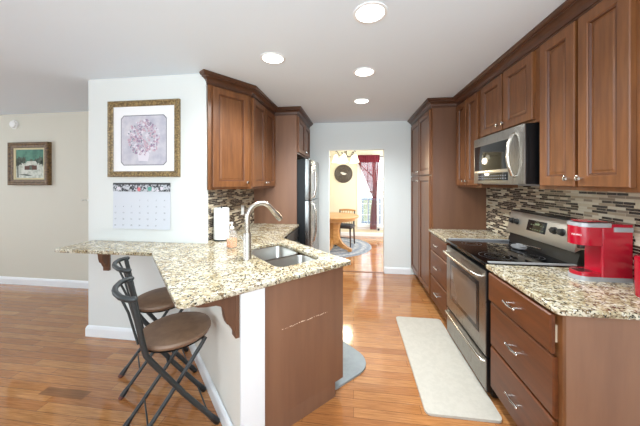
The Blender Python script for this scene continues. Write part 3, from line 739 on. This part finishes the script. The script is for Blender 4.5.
part('base', G().lathe([(.071, 0), (.072, .003), (.071, .010), (.01, .011)], (tx_, ty_, ctz1), 28), M['black'], r)
part('rod', G().lathe([(.006, .010), (.006, .312), (.009, .316), (.003, .325)], (tx_, ty_, ctz1), 12), M['black'], r)
g = G(); g.loft([[(tx_+q*math.cos(2*PI*i/30), ty_+q*math.sin(2*PI*i/30), ctz1+z) for i in range(30)] for q, z in [(.02, .0115), (.068, .0115), (.070, .014), (.070, .300), (.068, .303), (.02, .295), (.02, .0115)]], 0, None, False, False)
solo('paper_towel_roll', g, M['towel'], 'white paper towel roll standing against the mosaic tile', 'paper towels', (tx_, ty_, ctz1+.0115))

# ------------------------------------------------------------------ corbels
def corbel(lab, mx, loc):
    prof = [(0, 0), (-.225, 0), (-.225, -.022), (-.205, -.034), (-.17, -.042), (-.12, -.046), (-.092, -.060), (-.078, -.085), (-.075, -.13), (-.066, -.16), (-.045, -.175), (-.038, -.20), (-.012, -.235), (0, -.245)]
    r = thing('corbel', lab, 'corbel', loc, group=None)
    # profile (out, z) -> local x,z ; thickness along local y
    k = mx @ Matrix(((1, 0, 0, 0), (0, 0, 1, 0), (0, 1, 0, 0), (0, 0, 0, 1)))
    g = G(); g.prism(prof, -.024, .024, 0, k, .002); part('bracket', g, M['corbel'], r)
    part('back_plate', G().box(-.022, -.030, -.25, 0, .030, 0, .003, 0, mx), M['corbel'], r)
corbel('brown scrolled bracket under the near end of the granite peninsula', Matrix.Translation((*st(.5165, 1.40), ctz0)) @ R45, (*st(.5165, 1.40), ctz0-.25))
corbel('brown bracket under the left end of the breakfast bar', Matrix.Translation((-2.30, 2.1995, ctz0)) @ Matrix.Rotation(PI/2, 4, 'Z'), (-2.30, 2.1995, ctz0-.25))

# ------------------------------------------------------------------ folding stools
def make_stool(loc, lab):
    # local frame: x = s (towards the half wall), y = t, z up ; root turned by 45 degrees
    r = thing('folding_stool', lab, 'stool', loc, PI/4, 'folding stools at the peninsula')
    W = ROOTM[r.name]; hw = .155
    sc = .285
    g = G(); g.lathe([(.155, .541), (.178, .545), (.192, .556), (.196, .568), (.191, .581), (.172, .590), (.10, .597), (.02, .599)], (sc, 0, 0), 40, 0, W)
    seat = part('seat', g, M['vinyl'], r)
    part('seat_pan', G().lathe([(.02, .530), (.165, .530), (.180, .538), (.172, .5405), (.02, .5395)], (sc, 0, 0), 36, 0, W), M['blackplastic'], r)
    for sg in (-1, 1):
        y = sg*hw
        pts = [(.058, y, .870), (.070, y, .81), (.108, y, .60), (.118, y, .555), (.14, y, .515), (.30, y, .265), (.462, y, .035)]
        part('back_leg_frame', G().tube(pts, .014, 12, 0, W, flat=1.2), M['stoolmetal'], r)
        yi = sg*(hw-.03)
        yo = sg*(hw-.005) if False else yi
        lg = part('leg', G().tube([(.42, yi, .530), (.405, yi, .505), (.24, yi, .28), (.045, yi, .035)], .0115, 10, 0, W), M['stoolmetal'], r)
        part('rubber_foot', G().tube([(.033, yi, .018), (.027, yi, .009), (.021, yi, 0.0)], [.017, .018, .016], 10, 0, W), M['rubber'], lg)
        part('foot_sleeve', G().tube([(.064, yi, .060), (.045, yi, .034), (.032, yi, .017)], [.013, .017, .018], 10, 0, W), M['blackplastic'], lg)
        part('front_foot', G().tube([(.440, y, .066), (.462, y, .034), (.478, y, .010), (.484, y, 0.0)], [.015, .018, .018, .015], 10, 0, W), M['blackplastic'], r)
        part('pivot_bolt', G().tube([(.255, sg*(hw-.045), .325), (.255, sg*(hw+.016), .325)], .008, 8, 0, W), M['stoolmetal'], r)
    bow = [(.068, -.180, .872), (.045, -.172, .874), (.012, -.125, .878), (-.008, -.05, .880), (-.012, 0, .880), (-.008, .05, .880), (.012, .125, .878), (.045, .172, .874), (.068, .180, .872)]
    g = G(); g.tube(bow, .0145, 12, 0, W)
    for e in (bow[0], bow[-1]): g.sphere(e, .0147, mi=0, mx=W, u=12, v=8)
    part('backrest', g, M['stoolmetal'], r)
    for sg in (-1, 1):
        part('back_strut', G().tube([(.014, sg*.12, .872), (.045, sg*.128, .79), (.085, sg*.14, .62)], .006, 8, 0, W), M['stoolmetal'], r)
    part('front_stretcher', G().tube([(.445, -hw, .06), (.440, -hw+.02, .05), (.440, hw-.02, .05), (.445, hw, .06)], .0045, 8, 0, W), M['stoolmetal'], r)
    part('rear_stretcher', G().tube([(.13, -hw+.03, .145), (.13, hw-.03, .145)], .0045, 8, 0, W), M['stoolmetal'], r)
    part('seat_bar', G().tube([(.118, -hw, .545), (.118, hw, .545)], .008, 8, 0, W), M['stoolmetal'], r)
    part('hinge_bar', G().tube([(.41, -hw+.02, .515), (.41, hw-.02, .515)], .008, 8, 0, W), M['stoolmetal'], r)
    return r
s1 = make_stool((*st(0, 1.80), 0), 'nearer brown round seat folding stool, in front under the granite corner')
s2 = copy_tree(s1); s2.location = (*st(-.006, 2.35), 0)
s2['label'] = 'farther folding stool, partly hidden behind the nearer one and counter'

# ------------------------------------------------------------------ mats
g = G(); g.prism(round_poly([(.45, 1.715), (.905, 1.715), (.905, 2.91), (.45, 2.91)], .03), .0, .016, bev=.006)
solo('floor_mat', g, M['mat_light'], 'pale grey rectangular mat on the floor before the range', 'mat', (.68, 2.31, 0))
g = G(); g.prism(round_poly([(1.19, 1.39), (1.63, 1.39), (1.63, 2.20), (1.19, 2.20)], [.03, .17, .17, .03]), 0, .016, 0, R45, .006)
solo('floor_mat', g, M['mat_blue'], 'blue grey round cornered mat beyond the peninsula end panel', 'mat', (*st(1.4, 1.8), 0), rotz=PI/4)

# ------------------------------------------------------------------ pictures and small wall things
def frame_bars(x0, z0, x1, z1, yw, prof):
    """mitred frame on a wall y = yw facing -y ; prof = (inset, depth out)"""
    rings = [[(x0+i, yw-d, z0+i), (x1-i, yw-d, z0+i), (x1-i, yw-d, z1-i), (x0+i, yw-d, z1-i)] for i, d in prof]
    g = G(); g.loft(rings, 0, None, False, False); return g
fx0, fx1, fz0, fz1, yw = -2.283, -1.558, 1.512, 2.217, 2.1995
r = thing('framed_print', 'large gilt framed flower print on the white wall', 'picture', ((fx0+fx1)/2, yw, fz0))
part('frame', frame_bars(fx0, fz0, fx1, fz1, yw, [(0, 0), (0, .022), (.006, .028), (.018, .03), (.026, .024), (.044, .022), (.052, .016), (.054, .006), (.054, 0)]), M['gilt'], r, ang=20)
part('mat_board', G().box(fx0+.05, yw-.010, fz0+.05, fx1-.05, yw-.002, fz1-.05), M['matboard'], r)
cx, cz = (fx0+fx1)/2-.0, (fz0+fz1)/2-.014
def octa(w, h, c): return [(-w, -h+c), (-w+c, -h), (w-c, -h), (w, -h+c), (w, h-c), (w-c, h), (-w+c, h), (-w, h-c)]
def flat(poly, y, mi): g.face([(cx+a, y, cz+b) for a, b in poly], mi)
g = G(); flat(octa(.233, .232, .03), yw-.0104, 0); flat(octa(.226, .225, .028), yw-.0107, 1)
rs = random.Random(11)
pic = [M['grey_line'], M['lilac'], M['pink'], M['mauve'], M['leafgrey'], M['petal']]
flat([(-.05, -.19), (.045, -.195), (.06, -.13), (.035, -.08), (-.045, -.08), (-.06, -.13)], yw-.0108, 5)
for k in range(340):
    a = rs.uniform(0, 2*PI); q = math.sqrt(rs.random()); px = q*.165*math.cos(a)+.005; pz = q*.165*math.sin(a)+.025
    rad = rs.uniform(.005, .013); mi = rs.choice([2, 2, 2, 3, 3, 4, 5, 5])
    if mi == 4: poly = [(px+rad*1.4*math.cos(a+2*PI*j/6)*(.3 if j % 3 else 1), pz+rad*1.3*math.sin(a+2*PI*j/6)) for j in range(6)]
    else: poly = [(px+rad*(1+.3*(-1)**j)*math.cos(2*PI*j/10+a), pz+rad*(1+.3*(-1)**j)*math.sin(2*PI*j/10+a)) for j in range(10)]
    flat(poly, yw-.0109-k*.000004, mi)
part('print', g, pic, r, smooth=False)

r = thing('wall_calendar', 'white month calendar hanging under the flower print', 'calendar', (-1.945, 2.1995, 1.036))
xa, xb = -2.24, -1.655
def page_y(z):
    f = (z-1.03)/(1.442-1.03); return 2.198-.003*math.sin(PI*(1-f))-.008*(1-f)**3
g = G(); rings = []
for i in range(13):
    f = i/12; z = 1.03+f*(1.442-1.03); y = 2.198-.006*math.sin(PI*(1-f))*.5-.008*(1-f)**3
    rings.append([(xa, y, z), (xb, y, z), (xb, y+.0012, z), (xa, y+.0012, z)])
g.loft(rings)
part('page', g, M['paper'], r)
g = G(); g.box(xa, 2.193, 1.377, xb, 2.1946, 1.455, 0, 0); g.box(xa, 2.1922, 1.440, xb, 2.193, 1.457, 0, 1)
for px, pz, w_, h_, mi in ((.27, .02, .035, .04, 2), (.38, .025, .05, .04, 3), (.41, .018, .03, .03, 4), (.50, .03, .03, .03, 4), (.06, .03, .04, .03, 4), (.46, .01, .03, .02, 4), (.19, .035, .03, .03, 1)):
    q = [(xa+px+w_*.5*math.cos(2*PI*j/9+px*9), 2.1916, 1.377+pz+h_*.5*math.sin(2*PI*j/9+px*9)) for j in range(9)]
    g.face(q, mi)
part('header_strip', g, [M['calhead'], M['calbar'], M['calpink'], M['calgreen'], M['petal']], r, 'dark photo strip across the calendar top', smooth=False)
g = G(); rx = Matrix.Rotation(PI/2, 4, 'X'); cwid = (xb-xa)/7
day = 1
for row in range(5):
    for col in range(7):
        if row == 0 and col < 3: continue
        if day > 31: break
        g.mesh(text_mesh(str(day), .019, .0002), 0, Matrix.Translation((xa+.025+col*cwid, page_y(1.295-row*.058)-.0006, 1.295-row*.058)) @ rx); day += 1
part('date_print', g, M['grey_ink'], r, smooth=False)
g = G()
for row in range(6): g.box(xa+.005, page_y(1.315-row*.058)-.0005, 1.315-row*.058, xb-.005, page_y(1.315-row*.058)+.0002, 1.3162-row*.058)
part('rule_line', g, mat('pale_grey_rule', (206, 209, 213), .8), r, smooth=False)

fx0, fx1, fz0, fz1, yw = -4.88, -4.215, 1.42, 2.025, 3.1795
r = thing('landscape_painting', 'small dark framed painting of a snowy cottage on the far cream wall', 'picture', ((fx0+fx1)/2, yw, fz0))
part('frame', frame_bars(fx0, fz0, fx1, fz1, yw, [(0, 0), (0, .05), (.012, .058), (.03, .06), (.045, .045), (.07, .04), (.078, .03), (.08, 0)]), M['gilt_dark'], r, ang=20)
part('liner', frame_bars(fx0+.079, fz0+.079, fx1-.079, fz1-.079, yw, [(0, 0), (0, .034), (.022, .026), (.024, 0)]), M['linen'], r)
cx, cz = (fx0+fx1)/2, (fz0+fz1)/2; w_, h_ = (fx1-fx0)/2-.1, (fz1-fz0)/2-.1
g = G(); yy = yw-.02
g.box(cx-w_, yy, cz-h_, cx+w_, yy+.008, cz+h_, 0, 0)
def P(poly, k, mi): g.face([(cx+a*w_, yy-.0004*k, cz+b*h_) for a, b in poly], mi)
P([(-1, -1), (1, -1), (1, .0), (.4, .08), (-.2, .02), (-1, .1)], 1, 1)
for bx, bz, br_ in ((-.75, .2, .28), (-.45, .25, .22), (.75, .22, .25), (.45, .15, .2), (.95, .1, .2), (-.95, .05, .2), (.1, .2, .14)):
    P([(bx+br_*.8*(1+.25*(-1)**j)*math.cos(2*PI*j/14), bz+br_*1.1*(1+.2*(-1)**j)*math.sin(2*PI*j/14)) for j in range(14)], 2, 3)
P([(-.38, -.42), (.5, -.42), (.5, -.1), (-.38, -.1)], 3, 2)
P([(-.5, -.15), (-.2, .18), (.42, .18), (.62, -.12), (.3, -.12), (.1, .05), (-.1, -.15)], 4, 1)
P([(-.02, -.42), (.16, -.42), (.16, -.2), (.07, -.1), (-.02, -.2)], 5, 3)
P([(-.9, -.95), (-.8, -.95), (-.84, .0), (-.88, .4), (-.9, 0)], 5, 3)
P([(-.85, -.75), (-.1, -.85), (.2, -.8), (-.3, -.72)], 5, 3)
part('canvas', g, [M['teal'], M['snow'], M['hut'], M['bush']], r, smooth=False)
r = thing('smoke_detector', 'small round white detector high on the far cream wall', 'detector', (-4.83, 3.1795, 2.29))
k = Matrix.Translation((-4.83, 3.18, 2.29)) @ Matrix.Rotation(PI/2, 4, 'X')
part('base', G().lathe([(.062, 0), (.062, .012), (.055, .016)], (0, 0, 0), 28, 0, k), M['white'], r)
part('cover', G().lathe([(.05, .016), (.048, .032), (.038, .040), (.004, .042)], (0, 0, 0), 28, 0, k), M['white'], r)
r = thing('light_switch', 'white switch plate with three toggles low on the far cream wall', 'switch', (-3.66, 3.1795, 1.18))
part('plate', G().box(-3.75, 3.173, 1.155, -3.57, 3.1797, 1.272, .003), M['cream_wall'], r)
for k in range(3): part('toggle', G().box(-3.716+k*.046, 3.163, 1.265-.06, -3.706+k*.046, 3.174, 1.285-.06, .002), M['white'], r)
def outlet(name, lab, mx):
    r = thing(name, lab, 'outlet', tuple(mx.translation), 0)
    part('plate', place(G().box(-.036, 0, -.058, .036, .006, .058, .003), mx), M['white'], r)
    for z in (-.024, .024): part('socket', place(G().box(-.014, .0055, z-.014, .014, .008, z+.014, .003), mx), M['trim'], r)
    return r
outlet('wall_outlet', 'white outlet on the mosaic tile behind the faucet', frame_mx((XL+.0125, 3.0, 1.13), (0, 1, 0), (1, 0, 0)))
o = outlet('wall_outlet', 'white outlet with black plug below the dining room window', frame_mx((.66, 7.1995, .19), (1, 0, 0), (0, -1, 0)))
part('plug', G().box(.64, 7.155, .165, .69, 7.191, .215, .006), M['black'], o)

# ------------------------------------------------------------------ recessed ceiling lights
spots = [(.095, 1.536, 'recessed ceiling light nearest us, largest of the row'), (-.63, 2.0, 'recessed ceiling light on the left, over the sink'),
         (.095, 2.353, 'middle recessed ceiling light of the central row'), (.095, 3.19, 'farthest recessed ceiling light, nearest the doorway')]
for x, y, lab in spots:
    r = thing('recessed_light', lab, 'ceiling light', (x, y, H), 0, 'recessed ceiling lights')
    part('trim_ring', G().lathe([(.098, 0), (.097, -.004), (.082, -.006), (.078, -.0005)], (x, y, H-.0002), 36), M['trim'], r)
    part('lens', G().lathe([(.079, -.001), (.078, -.0035), (.004, -.004)], (x, y, H-.0008), 36), M['lamp'], r)
    d = bpy.data.lights.new('downlight', 'SPOT'); d.energy = 92; d.spot_size = math.radians(150); d.spot_blend = .6; d.shadow_soft_size = .07; d.color = (.90, .96, .97)
    lo = bpy.data.objects.new('downlight', d); C.objects.link(lo); lo.parent = r; lo.location = (0, 0, -.03)

# ------------------------------------------------------------------ dining room
tx, ty = -.42, 5.64
r = thing('dining_table', 'round golden oak pedestal table in the dining room', 'table', (tx, ty, 0))
part('tabletop', G().lathe([(.50, .715), (.53, .722), (.54, .735), (.53, .75), (.02, .752)], (tx, ty, 0), 48), M['oak'], r)
part('apron', G().lathe([(.44, .655), (.46, .66), (.46, .714), (.02, .714)], (tx, ty, 0), 40), M['oak'], r)
part('pedestal', G().lathe([(.10, .13), (.13, .16), (.14, .24), (.12, .42), (.14, .55), (.17, .60), (.17, .654)], (tx, ty, 0), 8), M['oak'], r, ang=20)
for k in range(4):
    a = k*PI/2+math.radians(-20); c_, s_ = math.cos(a), math.sin(a)
    g = G()
    pr = [(.08, .12), (.09, .30), (.14, .27), (.20, .17), (.30, .10), (.36, .085), (.40, .07), (.40, .012), (.34, .012), (.31, .05), (.20, .06), (.14, .09)]
    kx = Matrix.Translation((tx, ty, 0)) @ Matrix.Rotation(a, 4, 'Z') @ Matrix(((1, 0, 0, 0), (0, 0, 1, 0), (0, 1, 0, 0), (0, 0, 0, 1)))
    g.prism(pr, -.035, .035, 0, kx, .004); part('foot', g, M['oak'], r)
def chair(cx, cy, rz, lab):
    r = thing('dining_chair', lab, 'chair', (cx, cy, .0095), rz); W = ROOTM[r.name]
    for sx_ in (-1, 1):
        part('leg', G().tube([(sx_*.17, -.17, .0), (sx_*.16, -.16, .42)], [.014, .02], 10, 0, W), M['darkwood'], r)
        part('leg', G().tube([(sx_*.18, .22, .0), (sx_*.17, .18, .43), (sx_*.175, .20, .65), (sx_*.18, .25, .78)], [.016, .02, .018, .014], 10, 0, W), M['darkwood'], r)
    part('seat', G().box(-.21, -.20, .41, .21, .20, .44, .012, 0, W), M['darkwood'], r)
    part('cushion', G().box(-.19, -.18, .442, .19, .17, .478, .015, 0, W), M['cushion'], r)
    part('top_rail', G().tube([(-.20, .245, .775), (-.1, .26, .785), (0, .265, .79), (.1, .26, .785), (.20, .245, .775)], .022, 10, 0, W, flat=.6), M['oak'], r)
    for k in range(5): part('spindle', G().tube([(-.12+k*.06, .185, .44), (-.12+k*.06, .25, .77)], .009, 8, 0, W), M['oak'], r)
    part('stretcher', G().tube([(-.165, -.165, .2), (.165, -.165, .2)], .01, 8, 0, W), M['darkwood'], r)
    return r
chair(-.20, 6.08, math.radians(-12), 'dark cushioned dining chair with oak rail behind the round table')
g = G(); g.lathe([(1.02, 0), (1.02, .006), (1.0, .008), (.02, .008)], (-.62, 6.02, .0), 64)
solo('round_rug', g, M['rug'], 'round blue grey patterned rug under the dining table', 'rug', (-.62, 6.02, 0))

chx, chy = -.16, 5.66
r = thing('chandelier', 'dark bronze chandelier with lit white glass bell shades over the table', 'chandelier', (chx, chy, H))
part('canopy', G().lathe([(.06, 0), (.058, -.012), (.03, -.03), (.008, -.034)], (chx, chy, H-.0005), 20), M['bronze'], r)
part('chain', G().tube([(chx, chy, H-.03), (chx, chy, 2.16)], .005, 8), M['bronze'], r)
part('stem', G().lathe([(.008, .28), (.018, .25), (.012, .20), (.022, .12), (.03, .08), (.018, .03), (.006, 0)], (chx, chy, 1.895), 16), M['bronze'], r)
for k, a in enumerate([-80, -8, 64, 136, 208]):
    a = math.radians(a); dx, dy = math.sin(a), -math.cos(a)
    pt = lambda q, z: (chx+dx*q, chy+dy*q, z)
    am = part('arm', G().tube([pt(.02, 2.030), pt(.08, 2.000), pt(.15, 2.040), pt(.20, 2.130), pt(.215, 2.130), pt(.22, 2.100)], .007, 8), M['bronze'], r)
    part('lamp_shade', G().lathe([(.022, 2.050), (.035, 2.035), (.05, 1.985), (.066, 1.925), (.088, 1.880), (.085, 1.881), (.06, 1.930), (.03, 2.025)], (chx+dx*.22, chy+dy*.22, 0), 20, 0, None, False), M['warmlamp'], r)
pl = bpy.data.lights.new('chandelier_glow', 'POINT'); pl.energy = 32; pl.color = (1, .86, .62); pl.shadow_soft_size = .12
lo = bpy.data.objects.new('chandelier_glow', pl); C.objects.link(lo); lo.parent = r; lo.location = (0, 0, -.62)

mx_, mz_ = -.275, 1.69
r = thing('wall_medallion', 'round grey brown metal wall medallion with pale leaf centre', 'wall decoration', (mx_, 7.1995, mz_-.25))
k = Matrix.Translation((mx_, 7.199, mz_)) @ Matrix.Rotation(PI/2, 4, 'X')
g = G()
prof = [(.25, .0), (.25, .02), (.235, .028)]
for j in range(8): q = .225-j*.026; prof += [(q, .016), (q-.013, .024)]
prof += [(.004, .018)]
g.lathe(prof, (0, 0, 0), 48, 0, k); part('disc', g, M['medallion'], r)
g = G(); g.prism([(-.09, .03), (-.04, .05), (.02, .03), (.09, .0), (.05, -.03), (-.02, -.03), (-.05, 0)], .026, .034, 0, k); part('leaf', g, M['pearl'], r)

def curtain_rod(lab, xa, xb, fin):
    r = thing('curtain_rod', lab, 'curtain rod', ((xa+xb)/2, 7.14, 2.15))
    part('rod', G().tube([(xa, 7.14, 2.15), (xb, 7.14, 2.15)], .010, 10), M['iron'], r)
    for f in fin: part('finial', G().sphere((f, 7.14, 2.15), .026, (1.3, 1, 1)), M['iron'], r)
    for b in (xa+.06, xb-.06): part('wall_bracket', G().tube([(b, 7.1995, 2.13), (b, 7.15, 2.135), (b, 7.14, 2.14)], .008, 8), M['iron'], r)
curtain_rod('dark curtain rod carrying the maroon curtain over the dining window', .02, 1.50, (0.0, 1.52))
curtain_rod('dark curtain rod end at the left edge of the doorway view', -1.9, -.68, (-.66,))

def cloth(rows, y, nfold, amp, ncol=60, th=.002):
    """rows: (z, x0, x1) ; pleated sheet with thickness"""
    bm = bmesh.new(); grid = []
    for i, (z, x0, x1) in enumerate(rows):
        row = []
        for j in range(ncol+1):
            f = j/ncol; squeeze = 1.0
            row.append(bm.verts.new((x0+(x1-x0)*f, y+amp*math.sin(f*nfold*2*PI+.4*i*.15)+.3*amp*math.sin(f*nfold*4.6+i*.2), z)))
        grid.append(row)
    for a, b in zip(grid, grid[1:]):
        for j in range(ncol): bm.faces.new((a[j], a[j+1], b[j+1], b[j]))
    g = G(); me = bpy.data.meshes.new('tmp'); bm.to_mesh(me); bm.free(); g.bm.from_mesh(me); bpy.data.meshes.remove(me); return g
r = thing('maroon_curtain', 'sheer maroon curtain swept aside and tied at the dining window', 'curtain', (.4, 7.11, .18))
rows = []
for i in range(31):
    z = 2.165-i*(2.165-1.05)/30; f = i/30
    x0 = .115+(.50-.115)*max(0, (f-.15)/.85)**.95; x1 = .675-(.675-.60)*f**1.2
    rows.append((z, x0, x1))
for i in range(1, 22):
    f = i/21; z = 1.05-f*.85
    e = math.sin(min(1, f*1.2)*PI/2)
    rows.append((z, .50-.065*e, .60-.0*e+.01*e))
part('panel', cloth(rows, 7.10, 9, .014), M['curtain'], r)
vr = [(2.185-i*.02, .105, .685) for i in range(11)]
part('valance', cloth(vr, 7.085, 12, .008), mat('maroon_cloth', (112, 30, 44), .9), r)
part('tie_back', G().loft([[(.55+q*math.cos(2*PI*i/20), 7.10+.026*math.sin(2*PI*i/20), 1.05+dz) for i in range(20)] for q, dz in ((.052, -.02), (.056, 0), (.052, .02))], 0, None, False, False), mat('maroon_cord', (96, 24, 38), .8), r)
rows = [(1.9-i*.085, .615, .675) for i in range(20)]
lw = solo('white_curtain', cloth(rows, 7.125, 2, .008, 16), M['sheer'], 'narrow white curtain lining hanging beside the maroon curtain', 'curtain', (.645, 7.125, .285))
